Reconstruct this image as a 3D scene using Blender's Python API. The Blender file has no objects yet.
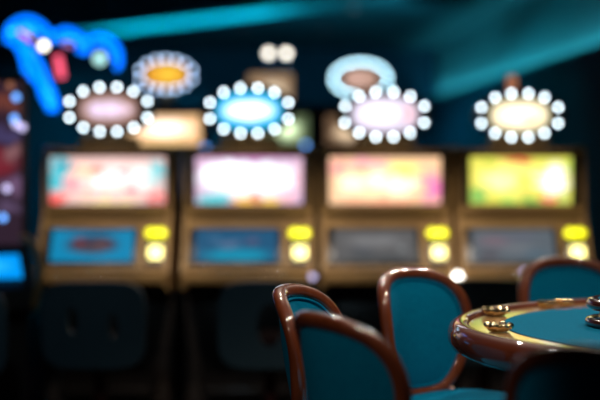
import bpy, bmesh, math, random
from mathutils import Vector, Matrix
random.seed(7)
C = bpy.context.scene.collection
PI = math.pi

# ------------------------------------------------------------------ helpers
def link(o, parent=None):
    C.objects.link(o)
    if parent is not None:
        o.parent = parent
    return o

def obj(name, bm, mat, parent=None, smooth=True, angle=40):
    bmesh.ops.recalc_face_normals(bm, faces=bm.faces)
    me = bpy.data.meshes.new(name)
    bm.to_mesh(me); bm.free()
    for p in me.polygons:
        p.use_smooth = smooth
    if smooth:
        me.set_sharp_from_angle(angle=math.radians(angle))
    me.materials.append(mat)
    return link(bpy.data.objects.new(name, me), parent)

def thing(name, label, cat, loc=(0, 0, 0), rotz=0.0, group=None):
    o = bpy.data.objects.new(name, None)
    link(o)
    o.location = loc; o.rotation_euler = (0, 0, rotz)
    o.empty_display_size = 0.1
    o['label'] = label; o['category'] = cat
    if group: o['group'] = group
    return o

def tag(o, label, cat, group=None):
    o['label'] = label; o['category'] = cat
    if group: o['group'] = group
    return o

def struct(o):
    o['kind'] = 'structure'
    return o

def copy_tree(o, parent=None):
    c = o.copy(); C.objects.link(c)
    if parent is not None: c.parent = parent
    for ch in [x for x in o.children]:
        copy_tree(ch, c)
    return c

def add_box(bm, c, s, bevel=0.0, rot=None, seg=2):
    b = bmesh.new()
    bmesh.ops.create_cube(b, size=1.0)
    bmesh.ops.scale(b, vec=s, verts=b.verts)
    if bevel:
        bmesh.ops.bevel(b, geom=list(b.edges), offset=bevel, segments=seg, affect='EDGES', profile=0.5)
    if rot is not None:
        bmesh.ops.transform(b, matrix=rot, verts=b.verts)
    bmesh.ops.translate(b, vec=c, verts=b.verts)
    join(bm, b)
    return bm

def join(bm, b):
    m = {}
    for v in b.verts: m[v] = bm.verts.new(v.co)
    for f in b.faces:
        try: bm.faces.new([m[v] for v in f.verts])
        except ValueError: pass
    b.free()

def box(c, s, bevel=0.0, rot=None):
    return add_box(bmesh.new(), c, s, bevel, rot)

def loft(bm, rings, closed=False, cap=True):
    """rings: lists of equal length of points; each ring is a closed loop"""
    R = [[bm.verts.new(p) for p in r] for r in rings]
    n = len(R[0]); k = len(R)
    for i in range(k if closed else k - 1):
        a, b = R[i], R[(i + 1) % k]
        for j in range(n):
            bm.faces.new((a[j], a[(j + 1) % n], b[(j + 1) % n], b[j]))
    if cap and not closed:
        bm.faces.new(R[0]); bm.faces.new(list(reversed(R[-1])))
    return bm

def lathe(profile, n=64, bm=None, closed=True, c=(0, 0, 0), wob=None):
    """profile: (r,z) points turned about z"""
    bm = bm or bmesh.new()
    rings = []
    for i in range(n):
        a = 2 * PI * i / n
        w = wob(a) if wob else 1.0
        rings.append([(c[0] + r * w * math.cos(a), c[1] + r * w * math.sin(a), c[2] + z) for r, z in profile])
    V = [[bm.verts.new(p) for p in r] for r in rings]
    m = len(profile)
    for i in range(n):
        a, b = V[i], V[(i + 1) % n]
        for j in range(m if closed else m - 1):
            bm.faces.new((a[j], a[(j + 1) % m], b[(j + 1) % m], b[j]))
    if not closed:
        bm.faces.new([v[0] for v in V]); bm.faces.new([v[-1] for v in V])
    return bm

def spline(pts, n, closed=False):
    P = [Vector(p) for p in pts]
    out = []
    m = len(P)
    segs = m if closed else m - 1
    for i in range(segs):
        g = lambda k: P[k % m] if closed else P[min(max(k, 0), m - 1)]
        p0, p1, p2, p3 = g(i - 1), g(i), g(i + 1), g(i + 2)
        for k in range(n):
            t = k / n
            out.append(0.5 * ((2 * p1) + (p2 - p0) * t + (2 * p0 - 5 * p1 + 4 * p2 - p3) * t * t + (3 * p1 - p0 - 3 * p2 + p3) * t ** 3))
    if not closed: out.append(P[-1].copy())
    return out

def tube(pts, r, n=10, bm=None, cap=True):
    bm = bm or bmesh.new()
    pts = [Vector(p) for p in pts]
    rings = []
    up = None
    for i, p in enumerate(pts):
        t = (pts[min(i + 1, len(pts) - 1)] - pts[max(i - 1, 0)]).normalized()
        if up is None:
            up = Vector((0, 0, 1)) if abs(t.z) < .9 else Vector((0, 1, 0))
        a = t.cross(up).normalized(); b = a.cross(t).normalized(); up = b
        rr = r[i] if isinstance(r, (list, tuple)) else r
        rings.append([p + (a * math.cos(2 * PI * k / n) + b * math.sin(2 * PI * k / n)) * rr for k in range(n)])
    return loft(bm, rings, cap=cap)

def sphere(c, r, bm=None, sc=(1, 1, 1), u=14, v=10):
    b = bmesh.new()
    bmesh.ops.create_uvsphere(b, u_segments=u, v_segments=v, radius=r)
    bmesh.ops.scale(b, vec=sc, verts=b.verts)
    bmesh.ops.translate(b, vec=c, verts=b.verts)
    bm = bm or bmesh.new()
    join(bm, b)
    return bm

def prism(poly, axis, a, b):
    """polygon of 2-D points extruded along an axis from a to b; axis 'x': pts are (y,z); 'y': (x,z); 'z': (x,y)"""
    def P(p, t):
        return {'x': (t, p[0], p[1]), 'y': (p[0], t, p[1]), 'z': (p[0], p[1], t)}[axis]
    bm = bmesh.new()
    return loft(bm, [[P(p, a) for p in poly], [P(p, b) for p in poly]])

def bev(bm, off, seg=2):
    es = [e for e in bm.edges if len(e.link_faces) == 2 and e.calc_face_angle(0) > .5]
    bmesh.ops.bevel(bm, geom=es, offset=off, segments=seg, affect='EDGES', profile=.5)
    return bm

def ellipse(rx, rz, n=40, e=2.0, c=(0, 0)):
    out = []
    for i in range(n):
        a = 2 * PI * i / n
        x, z = math.cos(a), math.sin(a)
        out.append((c[0] + rx * math.copysign(abs(x) ** (2 / e), x), c[1] + rz * math.copysign(abs(z) ** (2 / e), z)))
    return out

# ------------------------------------------------------------------ materials
def newmat(name):
    m = bpy.data.materials.new(name); m.use_nodes = True
    nt = m.node_tree
    return m, nt, nt.nodes['Principled BSDF']

def mat(name, c1, c2=None, rough=.5, metal=0., coat=0., coat_rough=.05, coat_ior=1.5, scale=(8, 8, 8), sheen=0., spec=.5, bump=0., detail=4):
    m, nt, p = newmat(name)
    c2 = c2 or tuple(v * .8 for v in c1)
    tc = nt.nodes.new('ShaderNodeTexCoord'); mp = nt.nodes.new('ShaderNodeMapping')
    mp.inputs['Scale'].default_value = scale
    nz = nt.nodes.new('ShaderNodeTexNoise'); nz.inputs['Detail'].default_value = detail
    nz.inputs['Scale'].default_value = 1.0
    cr = nt.nodes.new('ShaderNodeValToRGB')
    cr.color_ramp.elements[0].position = .32; cr.color_ramp.elements[1].position = .68
    cr.color_ramp.elements[0].color = (*c1, 1); cr.color_ramp.elements[1].color = (*c2, 1)
    L = nt.links.new
    L(tc.outputs['Object'], mp.inputs['Vector']); L(mp.outputs['Vector'], nz.inputs['Vector'])
    L(nz.outputs['Fac'], cr.inputs['Fac']); L(cr.outputs['Color'], p.inputs['Base Color'])
    p.inputs['Roughness'].default_value = rough
    p.inputs['Metallic'].default_value = metal
    p.inputs['Coat Weight'].default_value = coat
    p.inputs['Coat Roughness'].default_value = coat_rough
    p.inputs['Coat IOR'].default_value = coat_ior
    p.inputs['Sheen Weight'].default_value = sheen
    p.inputs['Specular IOR Level'].default_value = spec
    if bump:
        b = nt.nodes.new('ShaderNodeBump'); b.inputs['Strength'].default_value = bump
        b.inputs['Distance'].default_value = .004
        L(nz.outputs['Fac'], b.inputs['Height']); L(b.outputs['Normal'], p.inputs['Normal'])
    return m

def lit(name, col, strength):
    m, nt, p = newmat(name)
    p.inputs['Base Color'].default_value = (*[min(1, v * .5 + .05) for v in col], 1)
    p.inputs['Emission Color'].default_value = (*col, 1)
    p.inputs['Emission Strength'].default_value = strength
    p.inputs['Roughness'].default_value = .25
    return m

def art(name, base, blobs, strength=1.0, wobble=.12, nscale=7):
    """a backlit picture: colour patches with soft noisy edges; blobs are (x, z, half width, half height, colour, softness)"""
    m, nt, p = newmat(name)
    L = nt.links.new; N = nt.nodes.new
    tc = N('ShaderNodeTexCoord')
    nz = N('ShaderNodeTexNoise'); nz.inputs['Scale'].default_value = nscale; nz.inputs['Detail'].default_value = 3
    L(tc.outputs['Generated'], nz.inputs['Vector'])
    s = N('ShaderNodeVectorMath'); s.operation = 'SUBTRACT'; s.inputs[1].default_value = (.5, .5, .5)
    L(nz.outputs['Color'], s.inputs[0])
    sc = N('ShaderNodeVectorMath'); sc.operation = 'SCALE'; sc.inputs['Scale'].default_value = wobble * 2
    L(s.outputs[0], sc.inputs[0])
    ad = N('ShaderNodeVectorMath'); ad.operation = 'ADD'
    L(tc.outputs['Generated'], ad.inputs[0]); L(sc.outputs[0], ad.inputs[1])
    prev = None
    for (cx, cz, rx, rz, col, soft) in blobs:
        a = N('ShaderNodeVectorMath'); a.operation = 'SUBTRACT'; a.inputs[1].default_value = (cx, 0, cz)
        L(ad.outputs[0], a.inputs[0])
        b = N('ShaderNodeVectorMath'); b.operation = 'MULTIPLY'; b.inputs[1].default_value = (1 / rx, 0, 1 / rz)
        L(a.outputs[0], b.inputs[0])
        d = N('ShaderNodeVectorMath'); d.operation = 'LENGTH'; L(b.outputs[0], d.inputs[0])
        r = N('ShaderNodeMapRange'); r.inputs['From Min'].default_value = 1.0; r.inputs['From Max'].default_value = 1.0 - soft
        L(d.outputs['Value'], r.inputs['Value'])
        mx = N('ShaderNodeMix'); mx.data_type = 'RGBA'
        L(r.outputs['Result'], mx.inputs['Factor'])
        if prev is None: mx.inputs[6].default_value = (*base, 1)
        else: L(prev, mx.inputs[6])
        mx.inputs[7].default_value = (*col, 1)
        prev = mx.outputs[2]
    p.inputs['Base Color'].default_value = (.02, .02, .02, 1)
    p.inputs['Roughness'].default_value = .5
    p.inputs['Specular IOR Level'].default_value = .04
    if prev is not None: L(prev, p.inputs['Emission Color'])
    else: p.inputs['Emission Color'].default_value = (*base, 1)
    p.inputs['Emission Strength'].default_value = strength
    return m

WOOD = mat('mahogany', (.12, .025, .008), (.18, .042, .014), rough=.45, spec=.15, coat=1.0, coat_rough=.025, coat_ior=1.85, scale=(40, 6, 6))
RAILW = mat('dark_mahogany', (.085, .016, .006), (.12, .024, .009), rough=.5, spec=.1, coat=1.0, coat_rough=.015, scale=(6, 6, 40))
RACE = mat('lacquered_maple', (.36, .19, .06), (.46, .26, .09), rough=.28, coat=1.0, coat_rough=.03, scale=(10, 10, 10))
VELVET = mat('teal_velvet', (.0, .135, .255), (.0, .160, .29), rough=.95, scale=(60, 60, 60), bump=.1, spec=.05)
FELT = mat('teal_felt', (.0, .105, .195), (.0, .13, .235), rough=.95, scale=(120, 120, 120), bump=.12, spec=.05)
BRASS = mat('polished_brass', (.75, .52, .20), (.62, .40, .14), rough=.12, metal=1.0, scale=(20, 20, 20))
BRONZE = mat('bronze_laminate', (.38, .215, .075), (.44, .26, .095), rough=.5, metal=.1, scale=(4, 4, 30))
DARKCAB = mat('dark_cabinet', (.022, .016, .014), (.030, .022, .018), rough=.5, scale=(6, 6, 6))
BEZEL = mat('black_bezel', (.012, .010, .010), (.018, .015, .014), rough=.3, scale=(9, 9, 9))
NICKEL = mat('gilt_nickel', (.80, .66, .38), (.55, .42, .25), rough=.11, metal=1.0, scale=(60, 60, 60))
CHROME = mat('chrome', (.75, .75, .78), (.65, .65, .68), rough=.12, metal=1., scale=(9, 9, 9))
STOOLF = mat('slate_vinyl', (.035, .075, .095), (.042, .088, .11), rough=.55, scale=(30, 30, 30))
STOOLS = mat('oxblood_vinyl', (.018, .004, .004), (.024, .005, .005), rough=.9, spec=.05, scale=(30, 30, 30))
STOOLW = mat('oxblood_wood', (.085, .014, .010), (.06, .010, .008), rough=.45, coat=.3, scale=(5, 5, 30))
BLACK = mat('black_paint', (.008, .008, .009), (.012, .012, .013), rough=.5)
CARPET = mat('dark_carpet', (.010, .006, .010), (.022, .010, .014), rough=.95, scale=(14, 14, 14), bump=.3, spec=.1)
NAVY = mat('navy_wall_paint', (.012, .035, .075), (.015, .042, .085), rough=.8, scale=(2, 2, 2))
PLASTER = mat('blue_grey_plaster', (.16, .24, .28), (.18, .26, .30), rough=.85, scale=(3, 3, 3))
CEIL = mat('ceiling_paint', (.035, .065, .090), (.040, .072, .098), rough=.8, scale=(2, 2, 2))
LACQ = mat('black_red_lacquer', (.035, .008, .005), (.05, .012, .007), rough=.2, coat=1., coat_rough=.03)
BULB = lit('white_bulb', (.76, .91, 1.0), 11)
BULB_B = lit('cool_white_bulb', (.45, .66, 1.0), 8.0)
BULB_C = lit('ice_blue_bulb', (.50, .85, 1.0), 7)
YEL = lit('yellow_lamp', (.80, .78, .0), 2.4)
YELW = lit('pale_yellow_lamp', (1.0, .88, .30), 3.2)
BLUEL = lit('blue_lamp', (.12, .35, .9), 2.4)
LILAC = lit('lilac_lamp', (.6, .55, .9), 1.6)
TEALLED = lit('teal_led', (.0, .62, .75), 135.0)
TEALLOW = lit('low_teal_led', (.05, .62, .70), 24.0)
WHITEL = lit('white_lamp', (1., .96, .88), 6.0)
SOFTL = lit('soft_white_lamp', (1., .94, .82), 5.0)
PINKINK = mat('pink_print', (.35, .16, .26), (.28, .12, .22), rough=.9)

# ------------------------------------------------------------------ the room
CZ = 2.8                                        # ceiling height
def quadbox(pts, z0, z1):
    return prism(pts, 'z', z0, z1)

struct(obj('floor', quadbox([(-4.2, -1.5), (4.6, -1.5), (4.6, 17.2), (-4.2, 17.2)], -.1, 0), CARPET, smooth=False))
struct(obj('wall_back', box((.2, 17.1, 1.75), (8.8, .2, 3.5)), NAVY, smooth=False))
struct(obj('wall_left', box((-4.1, 7.85, 1.75), (.2, 18.7, 3.5)), NAVY, smooth=False))
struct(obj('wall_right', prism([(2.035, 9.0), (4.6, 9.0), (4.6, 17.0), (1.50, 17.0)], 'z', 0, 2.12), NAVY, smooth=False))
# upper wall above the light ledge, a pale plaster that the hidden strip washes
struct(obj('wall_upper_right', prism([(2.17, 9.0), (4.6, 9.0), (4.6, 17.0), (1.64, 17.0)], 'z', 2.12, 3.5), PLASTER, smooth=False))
lip = bmesh.new()
join(lip, prism([(2.02, 8.98), (2.05, 8.98), (1.515, 17.0), (1.485, 17.0)], 'z', 2.08, 2.20))
struct(obj('trim_cove_lip', lip, NAVY, smooth=False))
struct(obj('wall_far_right', box((4.5, 4.0, 1.75), (.2, 11.0, 3.5)), NAVY, smooth=False))

# ceiling in two panels with the light slot between them, and the slot's own box
P1 = Vector((-2.62, 15.08)); P2 = Vector((1.9, 10.45))
u = (P2 - P1).normalized(); nrm = Vector((-u.y, u.x))
if nrm.y < 0: nrm = -nrm
W = .42
Q = lambda v: (v.x, v.y)
Lf = P1 - u * 6; Rt = P2 + u * 6
struct(obj('ceiling', prism([Q(Lf), Q(Rt), (Rt.x, -1.5), (-9, -1.5)], 'z', CZ, CZ + .06), CEIL, smooth=False))
struct(obj('ceiling_far', prism([Q(Lf + nrm * W), Q(Rt + nrm * W), (9, 20), (-7, 22)], 'z', CZ, CZ + .06), CEIL, smooth=False))
struct(obj('ceiling_slot_end', prism([Q(Lf), Q(P1), Q(P1 + nrm * W), Q(Lf + nrm * W)], 'z', CZ, CZ + .06), CEIL, smooth=False))
sl = bmesh.new()
join(sl, prism([Q(P1), Q(Rt), Q(Rt + nrm * W), Q(P1 + nrm * W)], 'z', CZ + .22, CZ + .26))
join(sl, prism([Q(P1 + nrm * W), Q(Rt + nrm * W), Q(Rt + nrm * (W + .03)), Q(P1 + nrm * (W + .03))], 'z', CZ + .06, CZ + .22))
join(sl, prism([Q(P1 - nrm * .03), Q(Rt - nrm * .03), Q(Rt), Q(P1)], 'z', CZ + .06, CZ + .22))
struct(obj('ceiling_slot', sl, PLASTER, smooth=False))

# led strips that light the slot and the ledge
tag(obj('led_strip', prism([Q(P1 + u * .1 + nrm * .02), Q(P1 + u * 3.1 + nrm * .02), Q(P1 + u * 3.1 + nrm * .06), Q(P1 + u * .1 + nrm * .06)], 'z', CZ + .10, CZ + .14), TEALLED),
    'teal light strip glowing inside the diagonal ceiling slot', 'light strip')
tag(obj('led_strip', prism([(2.06, 9.1), (2.09, 9.1), (1.565, 16.9), (1.535, 16.9)], 'z', 2.125, 2.150), TEALLOW),
    'teal light strip tucked behind the ledge of the right wall', 'light strip')

# small ceiling lamps, most of them switched low
def downlight(x, y, dim, label):
    t = thing('ceiling_downlight', label, 'ceiling light', (x, y, CZ), group='ceiling downlights')
    obj('trim_ring', lathe([(.05, -.001), (.075, -.001), (.08, -.008), (.075, -.016), (.055, -.018), (.05, -.012)], 24), CHROME, t)
    obj('lens', lathe([(.0005, -.004), (.048, -.004), (.048, -.010), (.0005, -.012)], 20), dim, t)
    return t
DIM = lit('dim_lamp', (.75, .62, .75), .9)
DIMR = lit('dim_red_lamp', (.8, .45, .5), .55)
downlight(.49, 12.6, DIM, 'dim ceiling downlight nearest to the teal slot, highest in the picture')
downlight(-.56, 14.3, DIMR, 'faint ceiling downlight left of the pair of bright white lamps')
downlight(.24, 14.4, DIMR, 'faint ceiling downlight above the ice-blue ringed sign')

# ------------------------------------------------------------------ slot machines
def ring_sign(parent, z, rx, rz, nb, face_mat, bulb_mat, br=.0115, e=2.0, y=0.05, face=.70, body=BEZEL, depth=.07):
    """an oval sign on a short post: topper > sign_face, bulbs"""
    t = obj('topper', prism(ellipse(rx * 1.12, rz * 1.16, 48, e, (0, z)), 'y', y, y + depth), body, parent)
    obj('sign_face', prism(ellipse(rx * face, rz * face, 40, 2.6, (0, z)), 'y', y - .012, y + .004), face_mat, t)
    obj('sign_rim', tube([(rx * (face + .07) * math.cos(2 * PI * k / 48), y - .004, z + rz * (face + .08) * math.sin(2 * PI * k / 48)) for k in range(49)], .006, 8), BRASS, t)
    tab = [(0.0, 0.0)]
    for i in range(1, 721):
        a0, a1 = 2 * PI * (i - 1) / 720, 2 * PI * i / 720
        tab.append((tab[-1][0] + math.hypot(rx * (math.cos(a1) - math.cos(a0)), rz * (math.sin(a1) - math.sin(a0))), a1))
    for k in range(nb):
        a = min(tab, key=lambda q: abs(q[0] - tab[-1][0] * (k + .5) / nb))[1]
        obj('bulb', sphere((rx * math.cos(a), y - br * .8, z + rz * math.sin(a)), br), bulb_mat, t)
    return t

def slot_machine(x, y, rotz, label, top_mat, low_mat, sign, extras, sw=.67):
    m = thing('slot_machine', label, 'slot machine', (x, y, 0), rotz, 'slot machines in the front row')
    # cabinet body (dark), bronze side cheeks, bronze bands
    prof = [(.02, 1.47), (.05, 1.49), (.62, 1.49), (.66, 1.45), (.66, .02), (.02, .02), (.02, .70), (-.22, .72), (-.22, .80), (-.02, 1.07), (.02, 1.10)]
    obj('cabinet', prism(prof, 'x', -.345, .345), DARKCAB, m, smooth=False)
    for s in (-1, 1):
        cheek = [(-.012, 1.475), (.05, 1.50), (.60, 1.50), (.66, 1.46), (.66, .685), (.03, .685), (-.25, .70), (-.255, .80), (-.05, 1.085), (-.012, 1.12)]
        obj('side_panel', bev(prism(cheek, 'x', s * .345 - (.024 if s < 0 else 0), s * .345 + (.024 if s > 0 else 0)), .006), BRONZE, m, angle=30)
    for s in (-1, 1):
        obj('kick_panel', box((s * .3555, .355, .342), (.022, .61, .684), .004), DARKCAB, m)
    obj('head_trim', box((0, -.004, 1.472), (.69, .05, .03), .006), BRONZE, m)
    obj('middle_band', box((0, -.002, 1.130), (.69, .05, .05), .008), BRONZE, m)
    # marquee screen
    bz = bmesh.new()
    for c, s in (((0, .006, 1.449), (.69, .03, .02)), ((0, .006, 1.162), (.69, .03, .018)), ((-.17 - sw / 4, .006, 1.305), (.35 - sw / 2, .03, .30)), ((.17 + sw / 4, .006, 1.305), (.35 - sw / 2, .03, .30))):
        add_box(bz, c, s, .004)
    obj('screen_bezel', bz, BEZEL, m)
    scr = obj('upper_screen', box((0, 0, 0), (sw, .012, .275), .003), top_mat, m, smooth=False)
    scr.location = (0, .012, 1.305)
    # sloped console: plane from (-.03,1.075) to (-.225,.80)
    dy, dz = -.195, -.275
    ln = math.hypot(dy, dz); tilt = math.atan2(-dy, -dz)      # lean of the panel
    rot = Matrix.Rotation(-tilt, 4, 'X')
    def on(xl, v, off=0.0):
        """point on the console: xl across, v along the slope from its top, off outwards"""
        n = Vector((0, dz, -dy)).normalized() * 1.0
        n = Vector((0, dz / ln, -dy / ln))
        return Vector((xl, -.03 + dy * v / ln, 1.075 + dz * v / ln)) + n * off
    # face of the console in bronze with a cut-out look: four strips
    def panel(name, x0, x1, v0, v1, off, th, mt, parent, bevel=.004):
        o = obj(name, box((0, 0, 0), (x1 - x0, th, v1 - v0), bevel), mt, parent)
        o.location = on((x0 + x1) / 2, (v0 + v1) / 2, off)
        o.rotation_euler = (-tilt, 0, 0)
        return o
    panel('console_panel', -.344, .344, .0, ln, .010, .02, BRONZE, m)
    panel('screen_surround', -.335, .19, .062, .308, .022, .012, BEZEL, m)
    panel('lower_screen', -.295, .165, .080, .290, .030, .008, low_mat, m, .002)
    panel('lamp_panel', .232, .338, .06, .31, .022, .012, BEZEL, m)
    for xl in (.262, .316):
        o = obj('lamp', lathe([(.0005, 0), (.030, 0), (.030, .012), (.022, .022), (.0005, .026)], 20), YEL, m)
        o.location = on(xl, .105, .028); o.rotation_euler = (PI / 2 - tilt, 0, 0)
    o = obj('bill_slot', box((0, 0, 0), (.074, .014, .080), .006), YELW, m)
    o.location = on(.292, .232, .034); o.rotation_euler = (-tilt, 0, 0)
    # button deck on the lip
    obj('button_deck', box((0, -.265, .765), (.70, .09, .06), .015), BRONZE, m)
    for k in range(6):
        obj('button', lathe([(.0005, 0), (.018, 0), (.018, .008), (.013, .014), (.0005, .015)], 16, c=(-.24 + .085 * k, -.268, .795)), CHROME, m)
    obj('belly_door', box((0, .008, .36), (.56, .04, .52), .012), BEZEL, m)
    obj('coin_tray', box((0, -.03, .10), (.50, .12, .05), .015), BEZEL, m)
    # the post and the oval sign
    obj('topper_base', box((0, .10, 1.525), (.34, .12, .06), .012), BRONZE, m)
    ring_sign(m, **sign)
    for kind, xl, z in extras:
        obj(*{'white': ('deck_lamp', sphere((xl, -.29, z), .026, sc=(1, .7, 1)), WHITEL),
              'lilac': ('deck_lamp', sphere((xl, -.29, z), .020, sc=(1, .7, 1)), LILAC),
              'steel': ('deck_lamp', sphere((xl, -.29, z), .022, sc=(1.5, .7, .7)), LILAC),
              'candle': ('candle_lamp', lathe([(.0005, z), (.03, z), (.03, z + .07), (.02, z + .085), (.0005, z + .09)], 18, c=(xl, .085, 0)), REDDIM)}[kind], m)
    return m
REDDIM = lit('amber_red_lamp', (.85, .32, .16), .4)

w = (1, .98, .95)
art1 = art('screen_art_pink_cyan', (.70, .45, .42), [
    (.06, .62, .13, .5, (.05, .42, .50), .5), (.5, .55, .40, .42, (.95, .74, .70), .6), (.32, .66, .16, .22, (1., .55, .38), .6),
    (.56, .40, .18, .2, (1., .62, .50), .6), (.20, .42, .10, .2, (.75, .25, .30), .7), (.05, .12, .09, .18, (.80, .06, .05), .6), (.95, .16, .09, .16, (.75, .10, .10), .6),
    (.92, .66, .10, .36, (.12, .50, .55), .6), (.78, .55, .16, .34, (.72, .85, .82), .6), (.5, .5, .26, .20, (1.05, .95, .98), .8), (.5, .05, .30, .09, (.95, .72, .35), .6),
    (.42, .72, .05, .12, (.65, .12, .10), .6), (.62, .66, .04, .12, (.7, .16, .2), .6), (.70, .30, .05, .10, (.75, .18, .22), .6), (.34, .26, .06, .08, (.85, .40, .20), .6), (.14, .8, .08, .12, (.02, .22, .30), .6)], 1.5, .2, 10)
art2 = art('screen_art_white_blue', (.55, .36, .50), [
    (.5, .55, .54, .46, (.85, .95, 1.), .35), (.30, .62, .30, .32, (1.25, 1.3, 1.4), .6), (.80, .55, .14, .28, (1.2, 1.05, 1.05), .5),
    (.96, .5, .06, .5, (.75, .45, .55), .5), (.18, .10, .20, .16, (.10, .50, .55), .5), (.46, .08, .12, .13, (1., .55, .10), .5),
    (.66, .08, .14, .12, (1., .62, .12), .5), (.86, .10, .10, .15, (.85, .45, .50), .5), (.5, .96, .5, .07, (.55, .20, .45), .6), (.56, .12, .05, .10, (.6, .2, .1), .6)], 1.5, .16, 9)
art3 = art('screen_art_gold_pink', (.85, .52, .30), [
    (.45, .5, .44, .44, (1.0, .80, .46), .6), (.20, .42, .14, .25, (1.1, .95, .70), .7), (.62, .38, .20, .24, (1.15, 1.0, .75), .7), (.66, .72, .16, .20, (1., .85, .18), .6),
    (.94, .35, .11, .40, (.78, .18, .42), .6), (.05, .75, .10, .22, (.75, .25, .28), .6), (.35, .85, .25, .14, (.85, .38, .40), .6), (.5, .08, .46, .10, (.95, .42, .25), .6),
    (.40, .52, .12, .2, (1.2, 1.05, .9), .8), (.30, .70, .04, .12, (.8, .35, .2), .6), (.54, .62, .03, .16, (.85, .42, .2), .6)], 1.5, .2, 10)
art4 = art('screen_art_yellow_green', (.72, .68, .10), [
    (.40, .55, .42, .42, (1.0, .88, .22), .5), (.30, .48, .22, .24, (1.1, 1.0, .45), .7), (.82, .52, .17, .40, (1.25, 1.25, 1.15), .5), (.50, .94, .2, .10, (.70, .08, .05), .6),
    (.08, .2, .10, .22, (.15, .45, .10), .6), (.38, .08, .10, .14, (.35, .65, .12), .6), (.60, .08, .12, .12, (.15, .40, .08), .6), (.76, .10, .09, .14, (.85, .15, .12), .6), (.93, .12, .07, .18, (.30, .50, .18), .6),
    (.55, .45, .12, .24, (1.0, .70, .12), .7), (.97, .8, .06, .2, (.5, .65, .10), .6), (.2, .82, .1, .1, (.45, .55, .05), .6)], 1.35, .18, 9)
low1 = art('reel_art_cyan', (.0, .26, .50), [(.5, .52, .38, .34, (.035, .04, .08), .35), (.35, .60, .1, .14, (.20, .04, .05), .6), (.62, .55, .16, .10, (.18, .08, .08), .6), (.5, .38, .3, .10, (.10, .06, .06), .6), (.5, .95, .5, .08, (.03, .10, .2), .6)], .9, .05)
low2 = art('reel_art_blue', (.01, .10, .22), [(.5, .18, .52, .24, (.0, .30, .48), .5), (.4, .52, .22, .14, (.10, .18, .32), .7), (.7, .62, .12, .12, (.10, .10, .2), .7), (.25, .7, .1, .12, (.05, .16, .30), .7)], .9)
low3 = art('reel_art_grey', (.13, .13, .135), [(.5, .62, .46, .24, (.24, .24, .25), .6), (.35, .35, .2, .16, (.09, .10, .12), .7), (.82, .4, .08, .14, (.25, .27, .28), .6), (.5, .08, .5, .12, (.07, .08, .09), .6)], .8)
low4 = art('reel_art_grey_rose', (.13, .16, .19), [(.26, .62, .26, .22, (.22, .16, .20), .6), (.55, .4, .3, .14, (.20, .22, .25), .6), (.6, .75, .3, .1, (.16, .16, .22), .6), (.75, .22, .2, .14, (.10, .16, .21), .6), (.2, .2, .16, .14, (.10, .08, .10), .6)], .8)
face1 = art('sign_art_lilac', (.30, .17, .14), [(.5, .5, .48, .36, (.62, .48, .58), .5), (.30, .5, .12, .24, (.85, .68, .95), .6), (.55, .5, .16, .24, (.90, .70, .95), .6), (.76, .52, .1, .2, (.85, .62, .75), .6)], 1.45, .16, 9)
face2 = art('sign_art_cyan', (.02, .42, .75), [(.5, .5, .46, .34, (1.1, 1.25, 1.4), .45)], 1.5, .06)
face3 = art('sign_art_white_rose', (.65, .58, .72), [(.45, .52, .42, .38, (1.2, 1.15, 1.25), .6), (.85, .5, .14, .3, (.9, .55, .62), .6)], 1.3, .06)
face4 = art('sign_art_cream', (.75, .66, .42), [(.5, .5, .46, .36, (1.15, 1.05, .82), .5), (.7, .36, .22, .16, (.80, .66, .36), .6)], 1.6, .1)

MY = 8.1
slot_machine(-1.100, MY, 0, 'bronze slot machine with pink and cyan upper screen and lilac oval sign', art1, low1,
             dict(z=1.712, rx=.240, rz=.130, nb=12, face_mat=face1, bulb_mat=BULB), [('lilac', .135, .775)])
slot_machine(-.292, MY, 0, 'bronze slot machine with white-blue upper screen and cyan oval sign', art2, low2,
             dict(z=1.705, rx=.240, rz=.133, nb=12, face_mat=face2, bulb_mat=BULB, face=.78), [('steel', .35, .775), ('steel', .28, .775)], sw=.62)
slot_machine(.486, MY, 0, 'bronze slot machine with gold and magenta upper screen and white-rose oval sign', art3, low3,
             dict(z=1.683, rx=.244, rz=.132, nb=12, face_mat=face3, bulb_mat=BULB, face=.78), [('white', .385, .775)], sw=.645)
slot_machine(1.262, MY, 0, 'bronze slot machine with yellow-green upper screen and cream oval sign, beside the right wall', art4, low4,
             dict(z=1.678, rx=.236, rz=.128, nb=12, face_mat=face4, bulb_mat=BULB), [('lilac', -.02, .80), ('candle', -.04, 1.825)], sw=.59)

# ------------------------------------------------------------------ back row
def rear_machine(x, y, label, panel_mat, low_mat, lamps):
    m = thing('slot_machine', label, 'slot machine', (x, y, 0), 0, 'slot machines in the rear row')
    obj('cabinet', prism([(0, 1.84), (.55, 1.84), (.6, 1.80), (.6, 0), (.05, 0), (.03, .70), (-.22, .72), (-.22, .80), (0, 1.08)], 'x', -.30, .30), DARKCAB, m, smooth=False)
    for s in (-1, 1):
        obj('side_panel', box((s * .312, .29, .925), (.024, .60, 1.85), .006), DARKCAB, m)
    o = obj('top_panel', box((0, 0, 0), (.52, .012, .21), .003), panel_mat, m, smooth=False); o.location = (0, -.008, 1.66)
    o = obj('main_screen', box((0, 0, 0), (.52, .012, .30), .003), low_mat, m, smooth=False); o.location = (0, -.008, 1.32)
    for z in (1.545, 1.775, 1.155):
        obj('bezel_bar', box((0, -.012, z), (.56, .03, .02), .004), BRONZE, m)
    for lx, lz, lm in lamps:
        obj('indicator_lamp', sphere((lx, -.03, lz), .022), lm, m)
    return m
RY = 10.5
pan1 = art('panel_art_warm', (.75, .45, .22), [(.5, .55, .46, .36, (1.3, 1.1, .95), .7), (.5, .12, .46, .14, (.85, .55, .22), .7)], 1.7)
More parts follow.
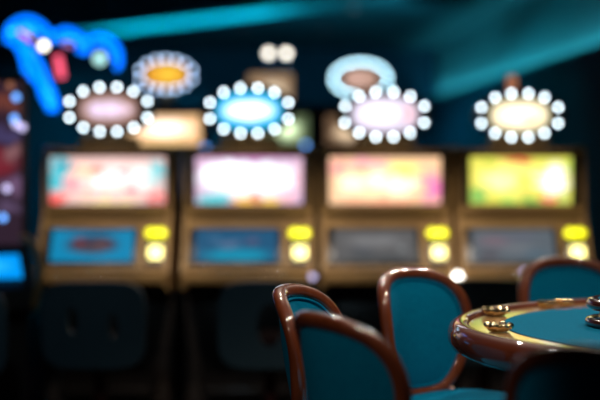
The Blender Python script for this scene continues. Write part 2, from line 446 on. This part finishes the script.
pan2 = art('panel_art_green', (.07, .10, .05), [(.72, .5, .20, .42, (.75, .95, .55), .7), (.68, .6, .10, .2, (1.5, 1.6, 1.2), .8)], 1.7)
pan3 = art('panel_art_beige', (.12, .07, .04), [(.30, .40, .22, .36, (.95, .70, .45), .8), (.75, .5, .15, .3, (.25, .16, .12), .8)], 1.4)
scr_dim = art('screen_art_dim', (.04, .05, .08), [(.5, .5, .4, .3, (.12, .10, .12), .7)], .8)
yface = art('sign_art_amber', (.75, .32, .03), [(.55, .5, .38, .36, (.98, .66, .06), .7)], 1.15, .05)
pface = art('sign_art_peach', (.60, .36, .28), [(.4, .5, .35, .34, (.82, .52, .44), .7)], .95, .05)
r1 = rear_machine(-1.0, RY, 'dark slot machine with warm white top panel and amber oval sign, in rear row', pan1, scr_dim, [(.30, 1.525, BLUEL), (.27, 1.50, LILAC)])
ring_sign(r1, z=2.075, rx=.204, rz=.116, nb=14, face_mat=yface, bulb_mat=BULB_B, br=.0125, face=.78, y=.1)
obj('topper_post', box((0, .14, 1.89), (.12, .08, .16), .01), BRONZE, r1)
r2 = rear_machine(-.20, RY, 'dark slot machine with green top panel and two bright white lamps, in rear row', pan2, scr_dim, [(.24, 1.545, BLUEL)])
t2 = obj('topper', box((-.02, .14, 1.98), (.36, .07, .24), .02), DARKCAB, r2)
beige = art('sign_art_beige', (.22, .14, .08), [(.55, .40, .4, .4, (.62, .50, .36), .8)], 1.6)
o = obj('sign_face', box((0, 0, 0), (.32, .012, .20), .004), beige, t2, smooth=False); o.location = (-.02, .098, 1.98)
for dx in (-.035, .098):
    obj('lamp', sphere((dx, .12, 2.235), .028), SOFTL, t2)
    obj('lamp_stem', tube([(dx, .14, 2.08), (dx, .135, 2.215)], .012, 10), CHROME, t2)
r3 = rear_machine(.452, RY, 'dark slot machine with beige top panel and ice-blue ringed sign, in rear row', pan3, scr_dim, [])
ring_sign(r3, z=2.045, rx=.208, rz=.124, nb=28, face_mat=pface, bulb_mat=BULB_C, br=.013, face=.62, y=.1)
obj('topper_post', box((0, .14, 1.89), (.12, .08, .16), .01), BRONZE, r3)

# ------------------------------------------------------------------ machine cut by the frame's left edge
lm = thing('slot_machine', 'tall slot machine with crimson and lilac artwork and blue lamps, cut by the left edge', 'slot machine', (-1.72, 7.22, 0), math.radians(22), 'slot machines in the front row')
obj('cabinet', prism([(0, 1.84), (.40, 1.84), (.44, 1.80), (.44, 0), (.05, 0), (.03, .62), (-.14, .66), (-.14, .76), (0, .92)], 'x', -.31, .31), DARKCAB, lm, smooth=False)
for s in (-1, 1):
    obj('side_panel', bev(prism([(-.01, 1.86), (.40, 1.86), (.45, 1.82), (.45, 0), (.04, 0), (.02, .60), (-.16, .64), (-.165, .76), (-.012, .94)], 'x', s * .31 - (.022 if s < 0 else 0), s * .31 + (.022 if s > 0 else 0)), .006), DARKCAB, lm, angle=30)
artL = art('tower_art', (.05, .025, .045), [(.82, .50, .26, .10, (.30, .03, .05), .7), (.9, .36, .2, .07, (.26, .14, .28), .7), (.85, .66, .22, .07, (.10, .08, .22), .7), (.92, .56, .1, .05, (.40, .18, .20), .7), (.8, .86, .3, .08, (.25, .07, .05), .7), (.9, .24, .2, .05, (.16, .10, .2), .7)], .6)
o = obj('artwork_panel', box((0, 0, 0), (.60, .012, .84), .004), artL, lm, smooth=False); o.location = (0, -.008, 1.40)
bscr = art('screen_art_azure', (.0, .32, .95), [(.6, .5, .36, .34, (.02, .48, 1.1), .6)], 1.1, .05)
o = obj('lower_screen', box((0, 0, 0), (.46, .010, .15), .004), bscr, lm, smooth=False)
o.location = (.05, -.075, .872); o.rotation_euler = (-math.radians(41), 0, 0)
obj('armrest', tube(spline([(.30, -.02, 1.02), (.335, -.12, .99), (.35, -.20, .90), (.345, -.20, .78), (.33, -.14, .66)], 6), .02, 10), BRONZE, lm)
for lx, lz, mm in ((.26, 1.63, BLUEL), (.30, 1.585, LILAC), (.27, 1.60, LILAC), (.20, 1.12, BLUEL), (.12, 1.78, BLUEL), (.27, 1.74, BLUEL), (.24, 1.80, REDDIM), (.15, 1.82, REDDIM), (.22, 1.27, LILAC)):
    obj('indicator_lamp', sphere((lx, -.026, lz), .019), mm, lm)

# ------------------------------------------------------------------ neon sign hanging at the left
NB = lit('blue_neon', (.0, .165, 1.0), 2.5)
NC = lit('cyan_neon', (.02, .55, 1.0), 2.6)
NR = lit('red_neon', (.95, .10, .18), 1.7)
ns = thing('neon_sign', 'blue neon sign of three plumes on a curling stem, hung at the left', 'neon sign', (-1.5, 8.75, CZ))
def NP(px, py):                                    # sign drawing units: 1/162 m, from its own origin
    return ((px - 57) / 162.0, 0, 1.37 + (169 - py) / 162.0 - CZ)
def ntube(name, pts, r, m):
    return obj(name, tube([Vector(p) for p in spline([NP(*q) for q in pts], 8)], r, 10), m, ns)
ntube('plume_tube', [(6, 40), (10, 27), (24, 19), (38, 22), (50, 33), (54, 42)], .016, NB)
ntube('plume_tube', [(50, 42), (56, 34), (68, 30), (80, 36), (88, 46), (86, 52), (78, 50)], .016, NB)
ntube('plume_tube', [(84, 44), (92, 38), (104, 37), (116, 45), (120, 56), (119, 66), (115, 68)], .016, NB)
ntube('stem_tube', [(6, 40), (14, 42), (22, 54), (27, 72), (38, 82), (44, 98), (50, 108)], .017, NB)
ntube('stem_tube', [(20, 36), (30, 48), (40, 64), (47, 80), (54, 96), (56, 108), (48, 109)], .017, NB)
ntube('plume_tube', [(14, 40), (17, 32), (27, 26), (36, 29), (45, 37)], .015, NB)
ntube('plume_tube', [(60, 42), (68, 37), (77, 42), (82, 47)], .012, NB)
ntube('plume_tube', [(94, 46), (103, 43), (111, 50), (114, 60)], .015, NB)
ntube('stem_tube', [(12, 42), (26, 52), (34, 68), (42, 84), (50, 102)], .016, NB)
ntube('vein_tube', [(10, 33), (22, 28), (34, 34)], .010, NC)
ntube('vein_tube', [(24, 62), (28, 72)], .012, NC)
ntube('vein_tube', [(42, 84), (48, 96), (50, 106)], .014, NC)
ntube('vein_tube', [(60, 40), (72, 38), (82, 46)], .010, NC)
ntube('flower_tube', [(58, 56), (60, 66), (62, 78)], .022, NR)
ntube('flower_tube', [(20, 32), (26, 36), (32, 40)], .010, NR)
ntube('flower_tube', [(64, 44), (72, 46)], .010, lit('pink_neon', (.7, .25, .6), 1.2))
obj('sign_lamp', sphere(NP(44, 46), .024), SOFTL, ns)
obj('sign_lamp', sphere(NP(100, 59), .036), lit('mint_lamp', (.45, .85, .80), 1.7), ns)
obj('sign_lamp', sphere(NP(31, 50), .015), REDDIM, ns)
bk = bmesh.new()
join(bk, tube([NP(30, 20), NP(30, 60), NP(50, 104)], .008, 8))
join(bk, tube([NP(8, 38), NP(60, 44), NP(118, 54)], .008, 8))
bmesh.ops.translate(bk, vec=(0, .03, 0), verts=bk.verts)
obj('mounting_frame', bk, BLACK, ns)
for px in (30, 100):
    obj('hanger_rod', tube([(NP(px, 0)[0], .03, 0), (NP(px, 0)[0], .03, NP(px, 42 if px < 50 else 51)[2])], .006, 8), BLACK, ns)

# ------------------------------------------------------------------ stools at the machines
def stool(kind):
    t = thing('stool', '', 'stool', group='dark stools at the slot machines')
    # backrest faces -y (towards the camera); seat behind it
    outer = ellipse(.255, .215, 64, 4.5, (0, .60))
    holes = [(-.10, .625, .026, .065), (.10, .60, .026, .065)] if kind == 'two' else [(0.0, .60, .062, .11)]
    bm = bmesh.new()
    ed = []
    def loop(pts):
        vs = [bm.verts.new((p[0], 0, p[1])) for p in pts]
        for i in range(len(vs)): ed.append(bm.edges.new((vs[i], vs[(i + 1) % len(vs)])))
    loop(outer)
    for hx, hz, a, b in holes: loop(ellipse(a, b, 24, 2, (hx, hz)))
    bmesh.ops.triangle_fill(bm, use_beauty=True, use_dissolve=False, edges=ed)
    cen = [f for f in bm.faces if any(((f.calc_center_median().x - hx) / a) ** 2 + ((f.calc_center_median().z - hz) / b) ** 2 < 1 for hx, hz, a, b in holes)]
    bmesh.ops.delete(bm, geom=cen, context='FACES_ONLY')
    g = bmesh.ops.extrude_face_region(bm, geom=list(bm.faces))
    bmesh.ops.translate(bm, vec=(0, .06, 0), verts=[e for e in g['geom'] if isinstance(e, bmesh.types.BMVert)])
    for v in bm.verts: v.co.y += -.35 * v.co.x ** 2 * -1      # slight wrap
    obj('backrest', bm, STOOLF, t, angle=50)
    obj('seat', lathe([(.0005, .46), (.20, .45), (.225, .48), (.215, .515), (.15, .53), (.0005, .53)], 36, c=(0, .26, 0)), STOOLS, t)
    for s in (-1, 1):
        obj('back_post', tube([(s * .12, .05, .42), (s * .12, .10, .40), (s * .10, .2, .44)], .014, 8), STOOLW, t)
    obj('column', lathe([(.0005, .03), (.035, .03), (.03, .46), (.0005, .46)], 20, c=(0, .26, 0)), STOOLW, t)
    obj('apron', lathe([(.17, .38), (.20, .38), (.205, .45), (.17, .45)], 32, c=(0, .26, 0)), STOOLW, t)
    obj('base_plate', lathe([(.0005, 0), (.22, 0), (.22, .015), (.08, .035), (.0005, .04)], 32, c=(0, .26, 0)), STOOLW, t)
    return t
def put_stool(s, x, y, rz, label):
    s.location = (x, y, 0); s.rotation_euler = (0, 0, math.radians(rz)); s['label'] = label
two = stool('two'); put_stool(two, -1.02, 6.95, 0, 'dark stool whose back has two slots, at the pink and cyan machine')
one = stool('one'); put_stool(one, -.15, 6.95, 0, 'dark stool whose back has one large oval hole, at the white-blue machine')
put_stool(copy_tree(two), -1.62, 6.55, 8, 'dark stool in the lower left corner, at the crimson and lilac machine')
put_stool(copy_tree(one), .93, 7.1, -6, 'dark stool between the yellow-green machine and the table')

# ------------------------------------------------------------------ gaming chairs
RB = .31
def B(s, z, n):
    a = s / RB
    return Vector(((RB - n) * math.sin(a), -.20 + RB - (RB - n) * math.cos(a) - (z - .56) * .16, z))
half = [(0, 1.0), (.10, .992), (.185, .962), (.240, .905), (.262, .835), (.258, .76), (.232, .685), (.196, .625), (.150, .578), (.09, .552)]
egg = half + [(0, .545)] + [(-s, z) for s, z in reversed(half[1:])]
egg = [(s, z if z > .76 else .76 - (.76 - z) * 1.16) for s, z in egg]
outer = [Vector((p.x, p.y)) for p in spline([(s, z, 0) for s, z in egg], 5, True)]
def inward(path, d):
    out = []
    n = len(path)
    for i in range(n):
        t = (path[(i + 1) % n] - path[i - 1]).normalized()
        nn = Vector((t.y, -t.x))          # path runs clockwise from the top: inside is to the right
        out.append(path[i] + nn * d)
    return out
FW, FT = .043, .046
def gaming_chair():
    t = thing('gaming_chair', '', 'chair', group='mahogany chairs around the card table')
    sec = []
    for cx, cz, a0 in ((FW - .018, FT / 2 - .018, 0), (.018, FT / 2 - .018, 90), (.018, -FT / 2 + .018, 180), (FW - .018, -FT / 2 + .018, 270)):
        for k in range(4):
            a = math.radians(a0 + 30 * k)
            sec.append((cx + .018 * math.cos(a), cz + .018 * math.sin(a)))
    offs = {}
    for uo, _ in sec:
        offs.setdefault(round(uo, 5), inward(outer, uo))
    bm = bmesh.new()
    rings = [[B(offs[round(uo, 5)][i].x, offs[round(uo, 5)][i].y, no) for uo, no in sec] for i in range(len(outer))]
    loft(bm, rings, closed=True)
    obj('back_frame', bm, WOOD, t, angle=60)
    # padded back, a closed cushion bulging both ways
    inn = inward(outer, FW - .006); cen = Vector((0, .775))
    bm = bmesh.new(); prev = {}
    n = len(inn)
    ks = [1.0, .97, .90, .75, .5, .25]
    def h(k, side): return side * (.006 + .026 * (1 - k ** 3)) if side > 0 else -(.006 + .012 * (1 - k ** 3))
    for side in (1, -1):
        rows = [[bm.verts.new(B(*(cen + (p - cen) * k), h(k, side))) for p in inn] for k in ks]
        cv = bm.verts.new(B(0, .775, h(0, side)))
        for a, b in zip(rows, rows[1:]):
            for j in range(n): bm.faces.new((a[j], a[(j + 1) % n], b[(j + 1) % n], b[j]))
        for j in range(n): bm.faces.new((rows[-1][j], rows[-1][(j + 1) % n], cv))
        prev[side] = rows[0]
    for j in range(n):
        bm.faces.new((prev[1][j], prev[1][(j + 1) % n], prev[-1][(j + 1) % n], prev[-1][j]))
    obj('back_pad', bm, VELVET, t, angle=80)
    # piping around the pad
    pipe = inward(outer, FW + .004)
    pts = [B(p.x, p.y, .014) for p in pipe]
    obj('piping', tube(pts + [pts[0]], .005, 8), VELVET, t)
    # seat
    def plan(sc, z):
        return [(x * sc * (1 + .25 * y), y * sc + .05, z) for x, y in ellipse(.245, .235, 40, 3.2)]
    bm = loft(bmesh.new(), [plan(.96, .455), plan(1.0, .475), plan(1.0, .505), plan(.97, .527), plan(.85, .540), plan(.5, .547)])
    obj('seat', bm, VELVET, t, angle=80)
    bm = loft(bmesh.new(), [plan(.97, .39), plan(.99, .40), plan(.99, .446), plan(.97, .457)])
    obj('seat_rail', bm, WOOD, t)
    for sx, sy in ((-1, 1), (1, 1), (-1, -1), (1, -1)):
        if sy > 0: pts = [(sx * .20, .215, .415), (sx * .205, .225, .25), (sx * .21, .24, 0)]
        else: pts = [(sx * .13, -.165, .54), (sx * .15, -.155, .40), (sx * .17, -.18, .22), (sx * .18, -.25, 0)]
        rr = [.030, .024, .018] if sy > 0 else [.022, .028, .023, .018]
        obj('leg', tube(pts, rr, 10), WOOD, t)
    bm = bmesh.new()
    join(bm, tube([(-.205, .228, .20), (.205, .228, .20)], .012, 8))
    obj('foot_bar', bm, BRASS, t)
    return t
TC = Vector((1.45, 4.5))
first = gaming_chair()
def place(o, x, y, label, turn=0):
    f = TC - Vector((x, y))
    o.location = (x, y, 0); o.rotation_euler = (0, 0, math.atan2(f.y, f.x) - PI / 2 + math.radians(turn)); o['label'] = label
place(first, .575, 5.14, 'mahogany chair with oval teal back, in full view left of the table', -12)
place(copy_tree(first), .205, 4.45, 'mahogany chair partly hidden, its teal pad peeking over the nearer chair back', -23)
place(copy_tree(first), .275, 3.80, 'mahogany chair turned away, showing a dark teal rear pad, nearest on the left')
place(copy_tree(first), 1.17, 5.74, 'mahogany chair behind the table, its teal back rising over the felt')
place(copy_tree(first), .745, 3.20, 'brown chair seen from behind in the lower right corner, in front of the table')

# ------------------------------------------------------------------ card table
tb = thing('card_table', 'round casino table with teal felt, maple ring and dark glossy wooden rail', 'table', (TC.x, TC.y, 0))
obj('rail', lathe([(.905, .862), (.912, .874), (.930, .880), (.950, .878), (.966, .868), (.975, .850), (.976, .822), (.966, .798), (.945, .786), (.905, .786)], 128), RAILW, tb, angle=60)
obj('race_ring', lathe([(.795, .845), (.906, .845), (.906, .864), (.795, .864)], 128), RACE, tb)
felt = obj('felt', lathe([(.0005, .846), (.796, .846), (.796, .866), (.0005, .866)], 96), FELT, tb)
ink = bmesh.new()
def flat_stroke(pts, wd):
    V = []
    for i, p in enumerate(pts):
        t = (Vector(pts[min(i + 1, len(pts) - 1)]) - Vector(pts[max(i - 1, 0)])).normalized()
        q = Vector((-t.y, t.x)) * wd
        V.append((ink.verts.new((p[0] + q.x, p[1] + q.y, .8668)), ink.verts.new((p[0] - q.x, p[1] - q.y, .8668))))
    for a, b in zip(V, V[1:]): ink.faces.new((a[0], a[1], b[1], b[0]))
for k in range(11):                                        # a curved line of small scroll strokes printed on the felt
    a0 = math.radians(117 + 1.6 * k)
    flat_stroke([((.765 + .010 * math.sin(j * 1.9 + k)) * math.cos(a0 + .004 * j), (.765 + .010 * math.sin(j * 1.9 + k)) * math.sin(a0 + .004 * j)) for j in range(6)], .0035)
pr = obj('printed_scroll', ink, PINKINK, felt, smooth=False); pr['label'] = 'pink curved scroll printed on the felt'
obj('apron', lathe([(.60, .70), (.70, .70), (.74, .846), (.62, .846)], 96), RAILW, tb)
obj('pedestal', lathe([(.0005, .05), (.30, .05), (.22, .12), (.17, .35), (.20, .62), (.62, .70), (.62, .74), (.0005, .74)], 48), RAILW, tb)
obj('base', lathe([(.0005, 0), (.48, 0), (.48, .03), (.40, .06), (.0005, .06)], 48), RAILW, tb)

def cup(x, y, r, label):
    t = thing('cup', label, 'cup', (x, y, .8662), group='brass cups on the table ring')
    w_ = lambda a: 1 + .05 * math.cos(10 * a)
    obj('bowl', lathe([(.0005, 0), (r * .72, 0), (r * .80, .003), (r * .95, .010), (r, .015), (r * .96, .018), (r * .88, .015), (r * .72, .006), (.0005, .005)], 60, wob=w_), NICKEL, t, angle=70)
    for k in range(8):
        a = 2 * PI * k / 8 + .3
        obj('knob', sphere((r * .93 * math.cos(a), r * .93 * math.sin(a), .018), r * (.24 + .07 * (k % 2)), sc=(1, 1, .85)), NICKEL, t)
def polar(deg, r): return TC.x + r * math.cos(math.radians(deg)), TC.y + r * math.sin(math.radians(deg))
x, y = polar(154, .862); cup(x, y, .042, 'brass cup at the left end of the table, the farther of two there')
x, y = polar(187, .838); cup(x, y, .040, 'brass cup at the left end of the table, the nearer of two there')
x, y = polar(130.5, .850); cup(x, y, .030, 'small brass cup on the far rim, the left of two under the rear chair')
x, y = polar(124, .850); cup(x, y, .030, 'small brass cup on the far rim, the right of two under the rear chair')

st = thing('display_stand', 'round two-tiered dark lacquered stand with teal top on the felt', 'stand', (1.105, 4.53, .8665))
obj('lower_tier', lathe([(.0005, 0), (.175, 0), (.186, .006), (.190, .016), (.184, .026), (.168, .030), (.0005, .030)], 64), LACQ, st, angle=60)
obj('neck', lathe([(.0005, .030), (.145, .030), (.140, .055), (.0005, .055)], 48), LACQ, st)
obj('upper_tier', lathe([(.15, .052), (.172, .054), (.184, .064), (.186, .076), (.178, .088), (.160, .092), (.148, .086), (.0005, .084), (.0005, .054)], 64), LACQ, st, angle=60)
obj('top_inset', lathe([(.0005, .084), (.147, .085), (.147, .089), (.0005, .089)], 48), FELT, st)

# ------------------------------------------------------------------ light
def spot(name, loc, to, e, col, ang=70, rad=.03, blend=.6):
    l = bpy.data.lights.new(name, 'SPOT'); l.energy = e; l.color = col
    l.spot_size = math.radians(ang); l.spot_blend = blend; l.shadow_soft_size = rad
    o = bpy.data.objects.new(name, l); link(o)
    o.location = loc
    o.rotation_euler = (Vector(to) - Vector(loc)).to_track_quat('-Z', 'Y').to_euler()
    return o
WARM = (1, .88, .74)
spot('table_spot', (.9, 4.0, 2.75), (.7, 4.6, .8), 60, WARM, 80)
spot('table_spot', (1.7, 5.0, 2.75), (1.2, 4.9, .8), 50, WARM, 80)
spot('table_spot', (.0, 3.4, 2.75), (.25, 4.4, .8), 45, WARM, 75)
spot('table_spot', (.1, 5.6, 2.75), (.3, 5.0, .9), 40, WARM, 75)
spot('teal_fill', (.55, 11.3, 2.1), (.50, 14.0, 2.9), 110, (.05, .75, .9), 75, .05)  # added teal wash on the ceiling, not a fixture of the room
spot('teal_fill', (-.6, 11.8, 2.2), (.0, 16.9, 1.9), 60, (.05, .6, .9), 80, .05)  # second added teal fill, brightens the back wall
spot('table_spot', (1.5, 7.0, 2.76), (.85, 5.0, .87), 110, WARM, 60, .025)  # added backlight, for glints on the far cups and chair tops
spot('table_spot', (.1, 6.6, 2.76), (.35, 4.6, .95), 70, WARM, 60, .025)  # added backlight for rim highlights on the left chairs
spot('stool_fill', (-1.0, 3.4, 2.75), (-.7, 7.0, .5), 30, (.6, .85, 1), 42, .05)  # added fill that lifts the stool backs out of black
spot('chair_back_fill', (-1.4, 1.6, 2.75), (.0, 3.7, .8), 75, WARM, 34, .05)  # added fill from the camera side for the nearest chair back
for xx in (-1.1, -.29, .49, 1.26):
    spot('machine_fill', (xx, 6.7, 2.75), (xx, 7.95, .80), 75, WARM, 36)  # added fill to brighten the bronze fronts, no known lamp above

wd = bpy.data.worlds.new('World'); bpy.context.scene.world = wd
wd.use_nodes = True
wd.node_tree.nodes['Background'].inputs['Color'].default_value = (.10, .22, .30, 1)
wd.node_tree.nodes['Background'].inputs['Strength'].default_value = .028

# ------------------------------------------------------------------ camera
cam = bpy.data.cameras.new('camera')
cam.lens = 85; cam.sensor_width = 36; cam.sensor_fit = 'HORIZONTAL'
cam.clip_end = 100
cam.dof.use_dof = True; cam.dof.focus_distance = 4.5; cam.dof.aperture_fstop = .90
co = bpy.data.objects.new('camera', cam); link(co)
co.location = (0, 0, 1.37); co.rotation_euler = (math.radians(90 - 1.253), 0, 0)
sc = bpy.context.scene
sc.camera = co
vs = sc.view_settings
vs.view_transform = 'Standard'; vs.look = 'None'; vs.exposure = 0; vs.gamma = 1; vs.use_curve_mapping = False
